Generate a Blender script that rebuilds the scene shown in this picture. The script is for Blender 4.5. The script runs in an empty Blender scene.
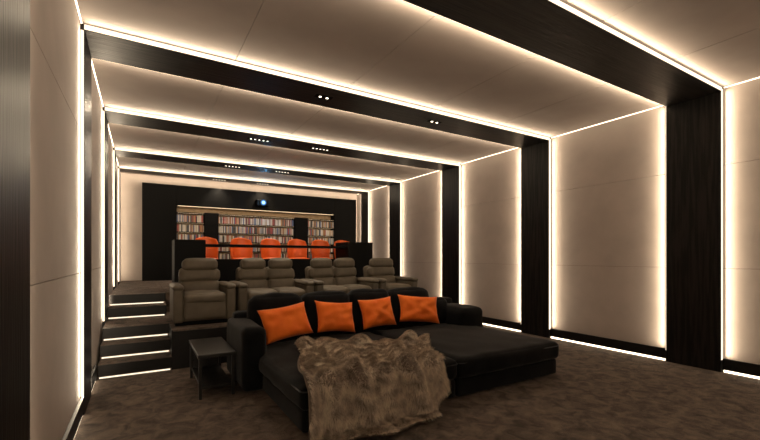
import bpy, bmesh, math, random
import numpy as np
from mathutils import Vector, Matrix, noise
random.seed(4); np.random.seed(4)
S=bpy.context.scene
COL=S.collection

# ---------------------------------------------------------------- materials
def mat(name, col, rough=.6, var=None, scale=20, bump=0, bscale=200, sheen=0, metal=0, stretch=None, detail=3, vlo=.35, vhi=.65, spec=.5, bdist=.01):
    m=bpy.data.materials.new(name); m.use_nodes=True
    n=m.node_tree.nodes; l=m.node_tree.links; b=n['Principled BSDF']
    b.inputs['Base Color'].default_value=(*col,1); b.inputs['Roughness'].default_value=rough
    b.inputs['Metallic'].default_value=metal
    b.inputs['Specular IOR Level'].default_value=spec
    if sheen:
        b.inputs['Sheen Weight'].default_value=sheen
        b.inputs['Sheen Roughness'].default_value=.4
    tc=n.new('ShaderNodeTexCoord'); mp=n.new('ShaderNodeMapping')
    l.new(tc.outputs['Object'],mp.inputs['Vector'])
    if stretch: mp.inputs['Scale'].default_value=stretch
    if var:
        t=n.new('ShaderNodeTexNoise'); t.inputs['Scale'].default_value=scale; t.inputs['Detail'].default_value=detail
        if detail>6: t.inputs['Roughness'].default_value=.68; t.inputs['Distortion'].default_value=.6
        l.new(mp.outputs[0],t.inputs['Vector'])
        r=n.new('ShaderNodeValToRGB'); r.color_ramp.elements[0].position=vlo; r.color_ramp.elements[1].position=vhi
        r.color_ramp.elements[0].color=(*col,1); r.color_ramp.elements[1].color=(*var,1)
        l.new(t.outputs['Fac'],r.inputs['Fac']); l.new(r.outputs['Color'],b.inputs['Base Color'])
    if bump:
        t2=n.new('ShaderNodeTexNoise'); t2.inputs['Scale'].default_value=bscale; t2.inputs['Detail'].default_value=2
        l.new(mp.outputs[0],t2.inputs['Vector'])
        bp=n.new('ShaderNodeBump'); bp.inputs['Strength'].default_value=bump; bp.inputs['Distance'].default_value=bdist
        l.new(t2.outputs['Fac'],bp.inputs['Height']); l.new(bp.outputs[0],b.inputs['Normal'])
    return m
def emis(name,col,s):
    m=bpy.data.materials.new(name); m.use_nodes=True
    n=m.node_tree.nodes; n.remove(n['Principled BSDF'])
    e=n.new('ShaderNodeEmission'); e.inputs[0].default_value=(*col,1); e.inputs[1].default_value=s
    m.node_tree.links.new(e.outputs[0],n['Material Output'].inputs[0]); return m
WARM=(1,.81,.58)
M_panel=mat('fabric_panel',(.42,.358,.318),.85,var=(.46,.393,.350),scale=3,bump=.12,bscale=500)
M_ceil=mat('ceiling_panel',(.36,.306,.272),.85,var=(.40,.341,.304),scale=2,bump=.05,bscale=400)
M_back=mat('dark_backing',(.16,.12,.10),.9,bump=.05)
M_wood=mat('black_oak',(.0045,.004,.0035),.45,var=(.018,.015,.0128),scale=34,stretch=(1,1,.05),bump=.3,bscale=60,spec=.25,vlo=.42,vhi=.6)
M_beam=mat('black_oak_beam',(.0045,.004,.0035),.45,var=(.018,.015,.0128),scale=34,stretch=(.05,1,1),bump=.3,bscale=60,spec=.25,vlo=.42,vhi=.6)
M_blk=mat('black_lacquer',(.003,.0028,.0026),.6,bump=.02,bscale=80,spec=.08)
M_table=mat('black_table',(.010,.009,.008),.35,bump=.02,bscale=80,spec=.5)
M_base=mat('black_baseboard',(.008,.007,.007),.5,bump=.02,spec=.25)
M_carp=mat('brown_carpet',(.036,.024,.017),.95,var=(.195,.138,.100),scale=6.5,bump=.9,bscale=120,detail=10,vlo=.36,vhi=.66,bdist=.02,sheen=.05)
M_velvet=mat('black_velvet',(.003,.003,.0034),.85,var=(.0065,.0065,.007),scale=6,bump=.15,bscale=300,sheen=.10,spec=.12)
M_pipe=mat('black_piping',(.012,.012,.013),.5,bump=.02)
M_orange=mat('orange_velvet',(.86,.155,.014),.7,var=(.93,.20,.022),scale=8,bump=.2,bscale=300,sheen=.2,spec=.2)
M_stool=mat('orange_leather',(.85,.14,.015),.45,bump=.05,bscale=150)
M_taupe=mat('taupe_leather',(.088,.070,.048),.55,var=(.118,.096,.069),scale=5,bump=.12,bscale=120,spec=.3)
M_metal=mat('dark_metal',(.03,.03,.03),.35,metal=.9,bump=.01)
M_led=emis('led_warm',WARM,2.0)
M_led2=emis('led_warm_soft',WARM,4.5)
M_led3=emis('led_step',(1,.84,.62),1.5)
M_shelfled=emis('shelf_led',(1,.70,.40),3)
M_spot=emis('spot_lens',(1,.85,.65),4)
M_lens=emis('projector_light',(.42,.72,1),1.9)
M_lens2=emis('projector_glow_ring',(.06,.28,.75),.8)
M_gold=mat('warm_wood',(.30,.19,.09),.5,var=(.38,.25,.13),scale=10,bump=.05)

# ---------------------------------------------------------------- helpers
def link(o,parent=None):
    COL.objects.link(o)
    if parent: o.parent=parent
    return o
def empty(name,loc=(0,0,0)):
    e=bpy.data.objects.new(name,None); e.location=loc; e.empty_display_size=.1; return link(e)
def boxes(name,lst,m,bevel=0,parent=None,seg=2):
    vs=[];fs=[]
    for (x0,x1,y0,y1,z0,z1) in lst:
        b=len(vs)
        vs+=[(x0,y0,z0),(x1,y0,z0),(x1,y1,z0),(x0,y1,z0),(x0,y0,z1),(x1,y0,z1),(x1,y1,z1),(x0,y1,z1)]
        fs+=[(b,b+3,b+2,b+1),(b+4,b+5,b+6,b+7),(b,b+1,b+5,b+4),(b+1,b+2,b+6,b+5),(b+2,b+3,b+7,b+6),(b+3,b,b+4,b+7)]
    me=bpy.data.meshes.new(name); me.from_pydata(vs,[],fs); me.materials.append(m)
    o=bpy.data.objects.new(name,me); link(o,parent)
    if bevel:
        md=o.modifiers.new('b','BEVEL'); md.width=bevel; md.segments=seg; md.limit_method='ANGLE'
    return o
def quads(name,lst,m,parent=None):
    vs=[];fs=[]
    for q in lst:
        b=len(vs); vs+=list(q); fs.append((b,b+1,b+2,b+3))
    me=bpy.data.meshes.new(name); me.from_pydata(vs,[],fs); me.materials.append(m)
    return link(bpy.data.objects.new(name,me),parent)
def soft(name,x0,x1,y0,y1,z0,z1,m,r=.05,puff=.02,parent=None,rot=None,wr=0.0,cuts=14):
    """upholstered rounded cushion block"""
    hx,hy,hz=(x1-x0)/2,(y1-y0)/2,(z1-z0)/2
    bm=bmesh.new(); bmesh.ops.create_cube(bm,size=2)
    bmesh.ops.subdivide_edges(bm,edges=bm.edges,cuts=cuts,use_grid_fill=True)
    r=min(r,hx*.98,hy*.98,hz*.98); sd=random.random()*50
    rm=lambda a:math.copysign(1-(1-min(abs(a),1))**1.7,a)
    for v in bm.verts:
        a,b,c=[rm(t) for t in v.co]
        p=Vector((a*hx,b*hy,c*hz))
        q=Vector((max(-hx+r,min(hx-r,p.x)),max(-hy+r,min(hy-r,p.y)),max(-hz+r,min(hz-r,p.z))))
        d=p-q; nn=d.normalized() if d.length>1e-6 else Vector((0,0,0))
        p=q+nn*r
        k=puff*((1-a*a)*(1-b*b) if abs(c)>.999 else 0); p.z+=math.copysign(k,c)
        k=puff*((1-a*a)*(1-c*c) if abs(b)>.999 else 0); p.y+=math.copysign(k,b)
        k=puff*((1-b*b)*(1-c*c) if abs(a)>.999 else 0); p.x+=math.copysign(k,a)
        if wr:
            w=noise.noise(Vector((p.x*5+sd,p.y*5,p.z*5)))*wr
            p+=nn*w
        v.co=p
    for f in bm.faces: f.smooth=True
    me=bpy.data.meshes.new(name); bm.to_mesh(me); bm.free(); me.materials.append(m)
    o=bpy.data.objects.new(name,me); o.location=((x0+x1)/2,(y0+y1)/2,(z0+z1)/2)
    if rot: o.rotation_euler=rot
    return link(o,parent)
def piping(name,x0,x1,y0,y1,z,m,parent,rc=.05,r=.006):
    cu=bpy.data.curves.new(name,'CURVE'); cu.dimensions='3D'; cu.bevel_depth=r; cu.bevel_resolution=2
    pts=[]
    for (cx,cy,a0) in ((x1-rc,y1-rc,0),(x0+rc,y1-rc,90),(x0+rc,y0+rc,180),(x1-rc,y0+rc,270)):
        for k in range(5):
            a=math.radians(a0+k*22.5); pts.append((cx+rc*math.cos(a),cy+rc*math.sin(a),z))
    s=cu.splines.new('POLY'); s.points.add(len(pts)-1)
    for p,q in zip(s.points,pts): p.co=(*q,1)
    s.use_cyclic_u=True; cu.materials.append(m)
    return link(bpy.data.objects.new(name,cu),parent)
def cyl(name,loc,r,h,m,parent=None,axis='Z',seg=24,r2=None):
    bm=bmesh.new(); bmesh.ops.create_cone(bm,cap_ends=True,segments=seg,radius1=r,radius2=r if r2 is None else r2,depth=h)
    if axis=='Y': bmesh.ops.rotate(bm,verts=bm.verts,matrix=Matrix.Rotation(math.pi/2,3,'X'))
    me=bpy.data.meshes.new(name); bm.to_mesh(me); bm.free(); me.materials.append(m)
    o=bpy.data.objects.new(name,me); o.location=loc; return link(o,parent)
def strip_light(center, along, aim, length, watts, parent, width=.022, spread=100):
    """linear LED profile: rectangle area lamp, long axis = along, facing aim"""
    ld=bpy.data.lights.new('led_profile','AREA'); ld.shape='RECTANGLE'; ld.size=length; ld.size_y=width
    ld.energy=watts; ld.color=WARM; ld.spread=math.radians(spread)
    z=-Vector(aim).normalized(); x=Vector(along).normalized(); x=(x-z*x.dot(z)).normalized(); y=z.cross(x)
    M=Matrix((x,y,z)).transposed().to_4x4(); M.translation=Vector(center)
    o=bpy.data.objects.new('led_profile',ld); o.matrix_world=M; link(o,parent)

# ---------------------------------------------------------------- room
XL,XR,ZC=-.50,6.50,3.71
YB,YF=12.4,-3.0
W=.63; PR=.05; PL=.03
FR=[-.40,2.13,4.67,7.09,9.59,11.5]
FW=[W,W,W,W,.6,.5]
LN=[-.40,1.85,4.67,7.09,9.59,11.5]                # near edge of the left column
LE=[FR[0]+W,2.55,FR[2]+W,FR[3]+W,FR[4]+.6,12.0]   # far edge of the left column
boxes('floor',[(-.7,6.7,YF-.2,YB+.2,-.1,0)],M_carp)
boxes('wall_left',[(-.7,XL-.025,YF,YB+.2,0,3.95)],M_back)
boxes('wall_right',[(XR+.025,6.7,YF,YB+.2,0,3.95)],M_back)
boxes('wall_back',[(XL-.02,XR+.02,YB,YB+.2,0,3.95)],M_panel)
boxes('wall_front',[(-.7,6.7,YF-.2,YF,0,3.95)],M_back)
boxes('ceiling',[(-.7,6.7,YF,YB+.2,ZC+.02,3.97)],M_back)
g=.002
def segs(a,b,n):
    s=(b-a)/n; return [(a+i*s+g,a+(i+1)*s-g) for i in range(n)]
bays=[];baysL=[]
prev=YF;prevL=YF
for f,w,ln,le in zip(FR,FW,LN,LE):
    bays.append((prev,f)); prev=f+w
    baysL.append((prevL,ln)); prevL=le
bays.append((prev,YB)); baysL.append((prevL,YB))
zl=[.03,1.35,2.7,ZC]
pr=[];pl=[];pc=[]
for (a,b) in bays:
    for i in range(3): pr.append((XR,XR+.02,a+g,b-g,zl[i]+g,zl[i+1]-g))
    for (x0,x1) in segs(XL,XR,5): pc.append((x0,x1,a+g,b-g,ZC,ZC+.019))
for (a,b) in baysL:
    for i in range(3): pl.append((XL-.02,XL,a+g,b-g,zl[i]+g,zl[i+1]-g))
boxes('wall_right_fabric_panels',pr,M_panel,.003)
boxes('wall_left_fabric_panels',pl,M_panel,.003)
boxes('ceiling_fabric_panels',pc,M_ceil,.003)
led2=[]
WPM=3.1
floorz=lambda y: 0 if y<5.94 else (.525 if y<7.8 else .875)
for k,(f,w,lnr,le) in enumerate(zip(FR,FW,LN,LE)):
    e=empty('portal_frame'); led=[]
    boxes('columns',[(-.62,XL+PL,lnr,le,0,ZC-PR),(XR-PR,6.62,f,f+w,0,ZC-PR)],M_wood,.004,e)
    boxes('beam',[(-.62,6.62,f,f+w,ZC-PR,3.88)],M_beam,.004,e)
    kk=.6 if k>=4 else 1
    for y,sg in ((f-.003,-1),(f+w+.003,1)):
        led.append([(XR-.049,y,.16),(XR-.001,y,.16),(XR-.001,y,ZC-.02),(XR-.049,y,ZC-.02)])
        led.append([(XL+.03,y,ZC-.049),(XR-.03,y,ZC-.049),(XR-.03,y,ZC-.001),(XL+.03,y,ZC-.001)])
        strip_light((XR-.038,y+sg*.006,1.93),(0,0,1),(.22,sg,0),3.45,3.45*WPM*kk,e)
        strip_light((3.0,y+sg*.006,ZC-.038),(1,0,0),(0,sg,.22),6.9,6.9*WPM*kk,e)
    for y,sg in ((lnr-.003,-1),(le+.003,1)):
        z0=floorz(y)+.03
        led.append([(XL+.026,y,z0),(XL+.002,y,z0),(XL+.002,y,ZC-.06),(XL+.026,y,ZC-.06)])
        wk=.35 if (k==1 and sg==1) else 1
        strip_light((XL+.024,y+sg*.006,(z0+ZC)/2),(0,0,1),(-.12,sg,0),ZC-z0-.1,(ZC-z0)*WPM*.85*wk*kk,e,width=.012)
    quads('led_strip',led,M_led,e)
for (a,b) in bays:
    led2.append([(XR-.006,a+.02,ZC-.012),(XR-.006,b-.02,ZC-.012),(XR-.018,b-.02,ZC-.004),(XR-.018,a+.02,ZC-.004)])
    led2.append([(XR-.02,a+.02,.003),(XR-.02,b-.02,.003),(XR-.02,b-.02,.033),(XR-.02,a+.02,.033)])
for (a,b) in baysL:
    led2.append([(XL+.006,a+.02,ZC-.012),(XL+.006,b-.02,ZC-.012),(XL+.018,b-.02,ZC-.004),(XL+.018,a+.02,ZC-.004)])
    if a<5.5: led2.append([(XL+.02,a+.02,.003),(XL+.02,min(b,5.9)-.02,.003),(XL+.02,min(b,5.9)-.02,.033),(XL+.02,a+.02,.033)])
quads('led_cove_lighting',led2,M_led2)
boxes('baseboard_right',[(XR-.03,XR-.001,a+.01,b-.01,.034,.18) for (a,b) in bays],M_base,.003)
boxes('baseboard_left',[(XL+.001,XL+.03,a+.01,min(b,5.92)-.01,.034,.18) for (a,b) in baysL if a<5.5],M_base,.003)

# platforms & steps
R=.175; P1=3*R; P2=5*R
XS=.35; XP=4.75; XQ=XL+.035
def dark_face(n,lst): return boxes(n,lst,M_base,.004)
boxes('floor_lower_platform',[(XS,XP,5.96,8.0,.001,P1)],M_carp,.01)
dark_face('trim_platform_front',[(XS-.01,XP+.01,5.94,5.96,.001,P1-.02)])
boxes('floor_upper_platform',[(XS,XP,8.0,YB,.001,P2),(XQ,XS,8.2,YB,.001,P2),(XP,XR-.07,9.0,YB,.001,P2)],M_carp,.01)
dark_face('trim_platform_side',[(XP,XP+.02,5.94,9.0,.001,P1-.02),(XP,XP+.02,8.0,9.0,P1-.02,P2-.02),(XP,XR-.07,8.98,9.0,.001,P2-.02)])
st=empty('staircase')
ys=[5.94,6.27,6.6,7.5,7.85]; ye=[6.27,6.6,7.5,7.85,8.2]
boxes('treads',[(XQ,XS,ys[i],ye[i]+(.001),.001,(i+1)*R) for i in range(5)],M_carp,.006,st)
boxes('risers',[(XQ,XS,ys[i]-.02,ys[i]-.001,i*R+.035,(i+1)*R-.003) for i in range(5)],M_base,.002,st)
boxes('stringer',[(XS-.012,XS+.001,5.93,6.6,.001,P1)],M_base,.002,st)
quads('step_led',[[(XL+.05,ys[i]-.012,i*R+.006),(XS-.03,ys[i]-.012,i*R+.006),(XS-.03,ys[i]-.012,i*R+.024),(XL+.05,ys[i]-.012,i*R+.024)] for i in range(5)],M_led3,st)

# back wall black panel with niche
bw=empty('bookcase_wall')
X0,X1,Y1=-.0,6.25,12.36
nx0,nx1,nz0,nz1=.80,5.45,1.3,2.90
Yf=11.98
boxes('panel',[(X0,nx0,Yf,YB-.01,P2,3.44),(nx1,X1,Yf,YB-.01,P2,3.44),(nx0,nx1,Yf,YB-.01,nz1,3.44),(nx0,nx1,Yf,YB-.01,P2,nz0),
   (1.50,1.86,Yf,YB-.01,nz0,2.74),(4.1,4.53,Yf,YB-.01,nz0,2.74)],M_blk,.004,bw)
boxes('niche_back',[(nx0,nx1,12.30,12.38,nz0,nz1)],M_gold,0,bw)
sh=[]
baysx=[(nx0,1.50),(1.86,4.10),(4.53,nx1)]
for (a,b) in baysx:
    for k in range(6): sh.append((a,b,Yf+.03,12.3,1.40+k*.265-.02,1.40+k*.265))
boxes('shelves',sh,M_blk,.002,bw)
quads('shelf_led',[[(nx0+.03,Yf+.03,nz1-.015),(nx1-.03,Yf+.03,nz1-.015),(nx1-.03,Yf+.06,nz1-.004),(nx0+.03,Yf+.06,nz1-.004)]],M_shelfled,bw)
quads('shelf_led_under',[[(a+.02,Yf+.05,1.40+k*.265-.022),(b-.02,Yf+.05,1.40+k*.265-.022),(b-.02,Yf+.07,1.40+k*.265-.022),(a+.02,Yf+.07,1.40+k*.265-.022)] for (a,b) in baysx for k in range(1,6)],M_shelfled,bw)
# books/discs
vs=[];fs=[];cols=[]
pal=[(.55,.5,.45),(.6,.55,.5),(.35,.05,.04),(.06,.06,.07),(.5,.42,.3),(.2,.05,.04),(.08,.12,.25),(.65,.62,.58),(.4,.2,.08),(.03,.03,.03)]
for (a,b) in baysx:
    for k in range(5):
        x=a+.01; z=1.401+k*.265
        while x<b-.03:
            t=random.uniform(.014,.034); h=random.choice([.19,.19,.19,.175,.2]); y0=Yf+.07+random.uniform(0,.01)
            bb=len(vs); x1=x+t; z1=z+h; y1=y0+.14
            vs+=[(x,y0,z),(x1,y0,z),(x1,y1,z),(x,y1,z),(x,y0,z1),(x1,y0,z1),(x1,y1,z1),(x,y1,z1)]
            fs+=[(bb,bb+3,bb+2,bb+1),(bb+4,bb+5,bb+6,bb+7),(bb,bb+1,bb+5,bb+4),(bb+1,bb+2,bb+6,bb+5),(bb+2,bb+3,bb+7,bb+6),(bb+3,bb,bb+4,bb+7)]
            cols+= [(*random.choice(pal),1)]*8
            x=x1+.002
me=bpy.data.meshes.new('books'); me.from_pydata(vs,[],fs)
ca=me.color_attributes.new('Col','FLOAT_COLOR','POINT')
ca.data.foreach_set('color',np.array(cols,dtype=np.float32).ravel())
mb=bpy.data.materials.new('book_spines'); mb.use_nodes=True
at=mb.node_tree.nodes.new('ShaderNodeAttribute'); at.attribute_name='Col'
mb.node_tree.links.new(at.outputs['Color'],mb.node_tree.nodes['Principled BSDF'].inputs['Base Color'])
me.materials.append(mb); link(bpy.data.objects.new('books',me))
# projector
pj=empty('projector')
boxes('body',[(2.86,3.22,11.72,11.975,3.00,3.18)],M_blk,.02,pj)
cyl('lens_barrel',(3.04,11.70,3.09),.082,.06,M_metal,pj,'Y')
cyl('lens_halo',(3.04,11.668,3.09),.080,.006,M_lens2,pj,'Y')  # emissive disc imitating the blue glow around the lens
cyl('lens',(3.04,11.662,3.09),.048,.012,M_lens,pj,'Y')
ld=bpy.data.lights.new('projector_halo_lamp','POINT'); ld.energy=9; ld.color=(.2,.55,1); ld.shadow_soft_size=.03  # added point lamp, casts a blue halo on the panel behind the projector
lo=bpy.data.objects.new('projector_halo_lamp',ld); lo.location=(3.04,11.58,3.09); link(lo,pj)

# spots in the beams
def spots(cx,cy,n,gap=.09):
    e=empty('recessed_spotlight')
    w=n*gap/2+.02; zb=ZC-PR
    boxes('trim_plate',[(cx-w,cx+w,cy-.045,cy+.045,zb-.006,zb-.0005)],M_blk,.002,e)
    for i in range(n):
        cyl('lamp_%d'%(i+1),(cx+(i-(n-1)/2)*gap,cy,zb-.009),.018 if n==2 else .014,.006,M_spot,e,seg=16)
    ld=bpy.data.lights.new('spot_light','SPOT'); ld.energy=34*n**.5*1.4; ld.spot_size=math.radians(105); ld.spot_blend=.9
    ld.color=(1,.84,.64); ld.shadow_soft_size=.05
    lo=bpy.data.objects.new('spot_light',ld); lo.location=(cx,cy,zb-.03); link(lo,e)
for k,f in enumerate(FR):
    if k==1: continue
    n=2 if k<3 else 5
    for cx in ([2.1,4.0] if k<3 else ([1.85,3.05])):
        spots(cx,f+.3,n,.10 if n==2 else .075)

# ---------------------------------------------------------------- bar table and stools
bt=empty('bar_counter')
boxes('end_panel_a',[(.50,1.02,8.02,8.70,P2,1.82)],M_blk,.006,bt)
boxes('end_panel_b',[(3.98,4.62,8.02,8.70,P2,1.84)],M_blk,.006,bt)
boxes('top',[(1.02,3.98,8.10,8.66,1.70,1.745)],M_blk,.005,bt)
boxes('front_plinth',[(1.02,3.98,8.06,8.10,P2,1.46)],M_blk,.004,bt)
def curved_shell(name,w,h,t,m,parent,bend=.12,nx=14,nz=10,loc=(0,0,0)):
    bm=bmesh.new(); G=[]
    for j in range(nz+1):
        row=[]
        v=j/nz
        for i in range(nx+1):
            u=i/nx*2-1
            ww=w/2*(1-.22*max(0,(v-.6)/.4)**2-.12*(1-v)**2)
            row.append(bm.verts.new((u*ww,-bend*u*u+.06*v,v*h-.05*u*u*v)))
        G.append(row)
    for j in range(nz):
        for i in range(nx):
            f=bm.faces.new((G[j][i],G[j][i+1],G[j+1][i+1],G[j+1][i])); f.smooth=True
    me=bpy.data.meshes.new(name); bm.to_mesh(me); bm.free(); me.materials.append(m)
    o=bpy.data.objects.new(name,me); o.location=loc; link(o,parent)
    s=o.modifiers.new('s','SOLIDIFY'); s.thickness=t; s.offset=0
    b=o.modifiers.new('b','BEVEL'); b.width=t*.4; b.segments=2
    return o
def stool(x,y,rz=0):
    e=empty('bar_stool',(x,y,P2))
    soft('seat',-.21,.21,-.2,.2,.50,.60,M_stool,.04,.015,e,cuts=8)
    curved_shell('backrest',.50,.50,.04,M_stool,e,loc=(0,.2,.56))
    for i,(sx,sy) in enumerate([(-1,-1),(1,-1),(1,1),(-1,1)]):
        c=cyl('leg_%d'%(i+1),(sx*.19,sy*.17,.255),.014,.50,M_metal,e,seg=10)
    boxes('footrest',[(-.19,.19,-.18,-.165,.2,.215),(-.19,.19,.165,.18,.2,.215),(-.197,-.182,-.17,.17,.2,.215),(.182,.197,-.17,.17,.2,.215)],M_metal,0,e)
    e.rotation_euler=(0,0,rz)
for i,x in enumerate([1.17,1.90,2.56,3.18,3.78,4.38]): stool(x,9.0,random.uniform(-.12,.12))

# ---------------------------------------------------------------- cinema armchairs
def recliner(x0,x1,n,name):
    y0=6.16; aw=.13
    e=empty(name,(0,0,P1))
    boxes('plinth',[(x0+.03,x1-.03,y0+.08,y0+.85,0.001,.07)],M_blk,.004,e)
    soft('base',x0+.01,x1-.01,y0+.03,y0+.95,.06,.30,M_taupe,.03,.004,e)
    for i,(a,b) in enumerate([(x0,x0+aw),(x1-aw,x1)]):
        soft('arm_%d'%(i+1),a,b,y0,y0+.86,.05,.52,M_taupe,.03,.006,e)
        soft('arm_pad_%d'%(i+1),a-.008,b+.008,y0-.01,y0+.84,.50,.575,M_taupe,.035,.01,e)
    s0,s1=x0+aw,x1-aw; w=(s1-s0)/n
    for i in range(n):
        a,b=s0+i*w+.004,s0+(i+1)*w-.004
        soft('footrest_%d'%(i+1),a,b,y0+.005,y0+.10,.08,.36,M_taupe,.035,.012,e)
        soft('seat_%d'%(i+1),a,b,y0-.0,y0+.62,.30,.45,M_taupe,.055,.025,e,wr=.01)
        t=(math.radians(-14),0,0)
        soft('lower_back_%d'%(i+1),a,b,y0+.56,y0+.76,.38,.60,M_taupe,.06,.025,e,rot=t,wr=.01)
        soft('upper_back_%d'%(i+1),a,b,y0+.60,y0+.80,.57,.78,M_taupe,.06,.02,e,rot=t,wr=.01)
        soft('headrest_%d'%(i+1),a+.035,b-.035,y0+.60,y0+.77,.76,.945,M_taupe,.06,.015,e,rot=(math.radians(-6),0,0),wr=.006)
        soft('back_shell_%d'%(i+1),a-.003,b+.003,y0+.74,y0+.90,.20,.80,M_taupe,.05,.005,e,rot=t)
recliner(.37,1.20,1,'cinema_armchair')
recliner(1.24,2.44,2,'cinema_loveseat')
recliner(2.48,3.68,2,'cinema_loveseat')
recliner(3.72,4.56,1,'cinema_armchair')

# ---------------------------------------------------------------- day bed sofa
sf=empty('daybed_sofa')
boxes('feet',[(1.2+i*.8,1.26+i*.8,y,y+.06,0.0,.03) for i in range(5) for y in (3.25,4.9)],M_blk,0,sf)
soft('base_a',1.14,2.82,3.14,5.30,.025,.22,M_velvet,.03,.004,sf)
soft('base_b',2.84,4.50,3.14,5.30,.025,.22,M_velvet,.03,.004,sf)
soft('mattress_a',1.12,2.83,3.11,5.0,.215,.43,M_velvet,.055,.03,sf,wr=.014,cuts=24)
soft('mattress_b',2.835,4.52,3.11,5.0,.215,.43,M_velvet,.055,.03,sf,wr=.014,cuts=24)
piping('piping_a',1.118,2.828,3.108,4.99,.385,M_pipe,sf)
piping('piping_b',2.838,4.522,3.108,4.99,.385,M_pipe,sf)
soft('arm_left',.93,1.19,4.40,5.40,.03,.72,M_velvet,.06,.012,sf,wr=.01)
soft('arm_right',4.22,4.68,4.55,5.40,.03,.70,M_velvet,.08,.02,sf,wr=.01)
soft('back_frame',1.0,4.62,5.22,5.42,.03,.80,M_velvet,.05,.0,sf)
for i,(a,b) in enumerate([(1.17,1.83),(1.84,2.54),(2.55,3.22),(3.23,3.96)]):
    soft('back_cushion_%d'%(i+1),a,b,5.0,5.24,.43,1.00,M_velvet,.09,.03,sf,rot=(math.radians(-8),0,0),wr=.02)
soft('side_cushion',3.98,4.30,4.96,5.20,.42,.82,M_velvet,.08,.03,sf,rot=(math.radians(-8),0,0),wr=.02)

def pillow(w,h,t,loc,rot,m):
    n=22; bm=bmesh.new(); sd=random.random()*30; T=[];B=[]
    for side,G in ((1,T),(-1,B)):
        for j in range(n+1):
            row=[]
            for i in range(n+1):
                u=i/n*2-1; v=j/n*2-1
                edge=i in(0,n) or j in(0,n)
                if side==-1 and edge: row.append(T[j][i]); continue
                x=u*w/2*(1-.10*(1-abs(v)**2)*abs(u)**3)
                z=v*h/2*(1-.10*(1-abs(u)**2)*abs(v)**3)
                th=t/2*((1-u**4)*(1-v**4))**.55
                th+=noise.noise(Vector((u*2.4+sd,v*2.4,side)))*.034*(1-u**4)*(1-v**4)
                row.append(bm.verts.new((x,-side*th if not edge else 0,z)))
            G.append(row)
    for side,G in ((1,T),(-1,B)):
        for j in range(n):
            for i in range(n):
                q=(G[j][i],G[j][i+1],G[j+1][i+1],G[j+1][i])
                f=bm.faces.new(q if side==1 else q[::-1]); f.smooth=True
    me=bpy.data.meshes.new('throw_pillow'); bm.to_mesh(me); bm.free(); me.materials.append(m)
    o=bpy.data.objects.new('throw_pillow',me); o.location=loc; o.rotation_euler=rot; link(o)
rd=math.radians
pillow(.66,.43,.17,(1.53,4.80,.695),(rd(-24),rd(-5),rd(12)),M_orange)
pillow(.58,.43,.17,(2.22,4.85,.70),(rd(-22),rd(6),rd(4)),M_orange)
pillow(.53,.43,.17,(2.87,4.85,.71),(rd(-22),rd(-3),rd(-4)),M_orange)
pillow(.66,.43,.17,(3.60,4.85,.71),(rd(-24),rd(5),rd(-14)),M_orange)

# ---------------------------------------------------------------- fur throw
NS,NT=100,130
zt=.485
def lerp(a,b,t): return a+(b-a)*t
def surf(s,t):
    A=(1.52,4.42); Bp=(3.06,3.88)
    px=lerp(A[0],Bp[0],s); py=lerp(A[1],Bp[1],s)+.10*math.sin(s*7+.5)-.05*math.cos(s*15)
    qx=lerp(1.13,2.56,s); qy=3.07
    hang=.60-.34*max(0,(s-.66)/.34)**1.5+.03*math.sin(s*17)
    topl=math.hypot(px-qx,py-qy); tot=topl+hang; L=t*tot
    a=s*17+2.2*t+1.6*math.sin(t*4.2)
    fold=.060*(max(0,math.sin(a))**1.3)+.022*math.sin(s*33-5*t)+.06*noise.noise(Vector((s*4.5,t*3.5,2)))
    if L<topl:
        k=L/topl; x=lerp(px,qx,k); y=lerp(py,qy,k)
        x+=.03*math.sin(t*9)*(1 if s<.05 or s>.95 else .3)
        z=zt+max(fold,-.005)+.004
        near=max(0,1-(topl-L)/.06); z-=.02*near*near
    else:
        k=(L-topl); x=qx+.10*(s-.5)*k; y=qy-.015-1.1*max(fold,-.015)-.12*k-.02*min(1,k/.05); z=zt-.02-k
        if z<.03:
            y-=(.03-z)*.95; z=.03+max(0,fold)*.5*min(1,(.03-z)/.06)
    return Vector((x,y,z))
P=np.array([[surf(i/NS,j/NT) for i in range(NS+1)] for j in range(NT+1)])
vs=P.reshape(-1,3).tolist(); fs=[]
for j in range(NT):
    for i in range(NS):
        a=j*(NS+1)+i; fs.append((a,a+1,a+NS+2,a+NS+1))
M_furbase=mat('fur_base',(.16,.12,.09),.95,bump=.3)
th=empty('faux_fur_throw')
me=bpy.data.meshes.new('cloth'); me.from_pydata(vs,[],fs); me.materials.append(M_furbase)
for p in me.polygons: p.use_smooth=True
o=link(bpy.data.objects.new('cloth',me),th)
sm=o.modifiers.new('s','SOLIDIFY'); sm.thickness=.02; sm.offset=0
N=160000
u=np.random.rand(N)*(NS-1e-3); v=np.random.rand(N)*(NT-1e-3)
i=u.astype(int); j=v.astype(int); fu=(u-i)[:,None]; fv=(v-j)[:,None]
p=P[j,i]*(1-fu)*(1-fv)+P[j,i+1]*fu*(1-fv)+P[j+1,i]*(1-fu)*fv+P[j+1,i+1]*fu*fv
du=P[j,i+1]-P[j,i]; dv=P[j+1,i]-P[j,i]
nn=np.cross(dv,du); nn/=np.linalg.norm(nn,axis=1)[:,None]+1e-9
dvn=dv/(np.linalg.norm(dv,axis=1)[:,None]+1e-9)
dun=du/(np.linalg.norm(du,axis=1)[:,None]+1e-9)
cu=np.array([noise.noise(Vector((a*.20,b*.18,5))) for a,b in zip(u,v)])
cv=np.array([noise.noise(Vector((a*.20,b*.18,15))) for a,b in zip(u,v)])
dirv=nn*.75+dvn*(.5+1.1*cv)[:,None]+dun*(1.6*cu)[:,None]+np.random.randn(N,3)*.2
dirv/=np.linalg.norm(dirv,axis=1)[:,None]
ln=(.030+.020*np.random.rand(N))[:,None]
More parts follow.
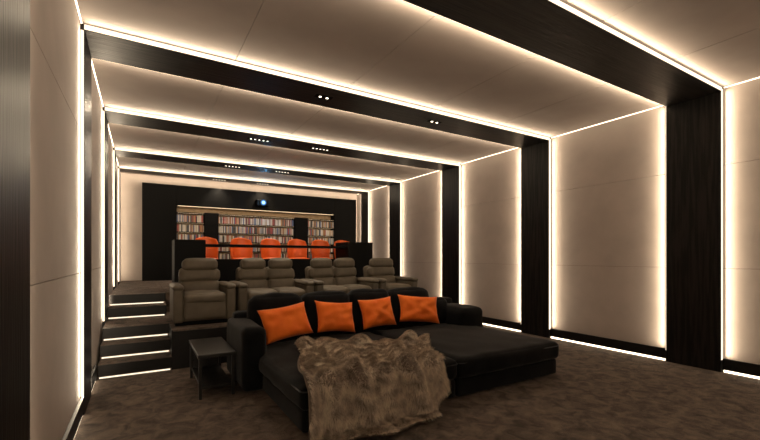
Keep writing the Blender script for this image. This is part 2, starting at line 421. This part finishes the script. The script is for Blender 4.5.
side=np.cross(dirv,np.random.randn(N,3)); side/=np.linalg.norm(side,axis=1)[:,None]+1e-9
root=p+nn*.008; w=.0017
mid=root+dirv*ln*.55; tip=root+dirv*ln+dvn*ln*.25-np.array([0,0,.25])*ln
V=np.stack([root-side*w,root+side*w,mid+side*w*.8,mid-side*w*.8,tip],1).reshape(-1,3)
V[:,2]=np.maximum(V[:,2],.004)
me=bpy.data.meshes.new('fur')
me.vertices.add(N*5); me.vertices.foreach_set('co',V.astype(np.float32).ravel())
base=np.arange(N)*5
loops=np.stack([base,base+1,base+2,base+3,base+3,base+2,base+4],1).ravel()
me.loops.add(N*7); me.loops.foreach_set('vertex_index',loops.astype(np.int32))
me.polygons.add(N*2)
ls=np.stack([np.arange(N)*7,np.arange(N)*7+4],1).ravel()
me.polygons.foreach_set('loop_start',ls.astype(np.int32))
me.update(calc_edges=True); me.validate()
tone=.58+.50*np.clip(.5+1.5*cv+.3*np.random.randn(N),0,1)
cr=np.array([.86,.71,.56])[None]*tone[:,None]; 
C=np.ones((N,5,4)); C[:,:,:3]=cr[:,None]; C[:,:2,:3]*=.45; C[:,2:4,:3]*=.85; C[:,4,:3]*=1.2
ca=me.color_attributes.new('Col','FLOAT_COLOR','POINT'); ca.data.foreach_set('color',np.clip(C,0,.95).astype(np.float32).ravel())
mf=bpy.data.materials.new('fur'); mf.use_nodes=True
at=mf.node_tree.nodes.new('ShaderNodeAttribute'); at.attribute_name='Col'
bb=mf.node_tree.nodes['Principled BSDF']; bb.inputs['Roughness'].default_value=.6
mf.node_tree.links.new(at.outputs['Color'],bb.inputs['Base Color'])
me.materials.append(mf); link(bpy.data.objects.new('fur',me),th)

# ---------------------------------------------------------------- side table
tb=empty('side_table')
tx0,tx1,ty0,ty1=.50,.88,4.52,5.45
boxes('top',[(tx0,tx1,ty0,ty1,.43,.47)],M_table,.006,tb)
boxes('shelf',[(tx0+.03,tx1-.03,ty0+.03,ty1-.03,.10,.125)],M_table,.003,tb)
boxes('legs',[(x,x+.03,y,y+.03,0,.43) for x in (tx0+.01,tx1-.04) for y in (ty0+.01,ty1-.04)],M_table,.002,tb)
boxes('side_panel',[(tx0+.05,tx1-.06,ty1-.06,ty1-.045,.125,.43)],M_table,.002,tb)

# ---------------------------------------------------------------- front screen wall (behind the camera)
sc=empty('cinema_screen')
boxes('frame',[(.7,5.3,YF+.02,YF+.06,.7,3.3)],M_blk,.01,sc)
boxes('surface',[(.8,5.2,YF+.06,YF+.065,.8,3.2)],mat('screen_white',(.8,.8,.8),.9,bump=.01),0,sc)

# world + camera
wd=bpy.data.worlds.new('w'); S.world=wd; wd.use_nodes=True
wd.node_tree.nodes['Background'].inputs[0].default_value=(.02,.015,.012,1)
cd=bpy.data.cameras.new('cam'); cam=bpy.data.objects.new('cam',cd); link(cam)
cam.location=(0,0,1.5); cam.rotation_euler=(math.pi/2,0,-math.radians(31))
cd.sensor_width=36; cd.lens=396/760*36; cd.shift_y=37/760; cd.clip_start=.02
S.camera=cam
S.view_settings.view_transform='Standard'; S.view_settings.look='None'; S.view_settings.exposure=0
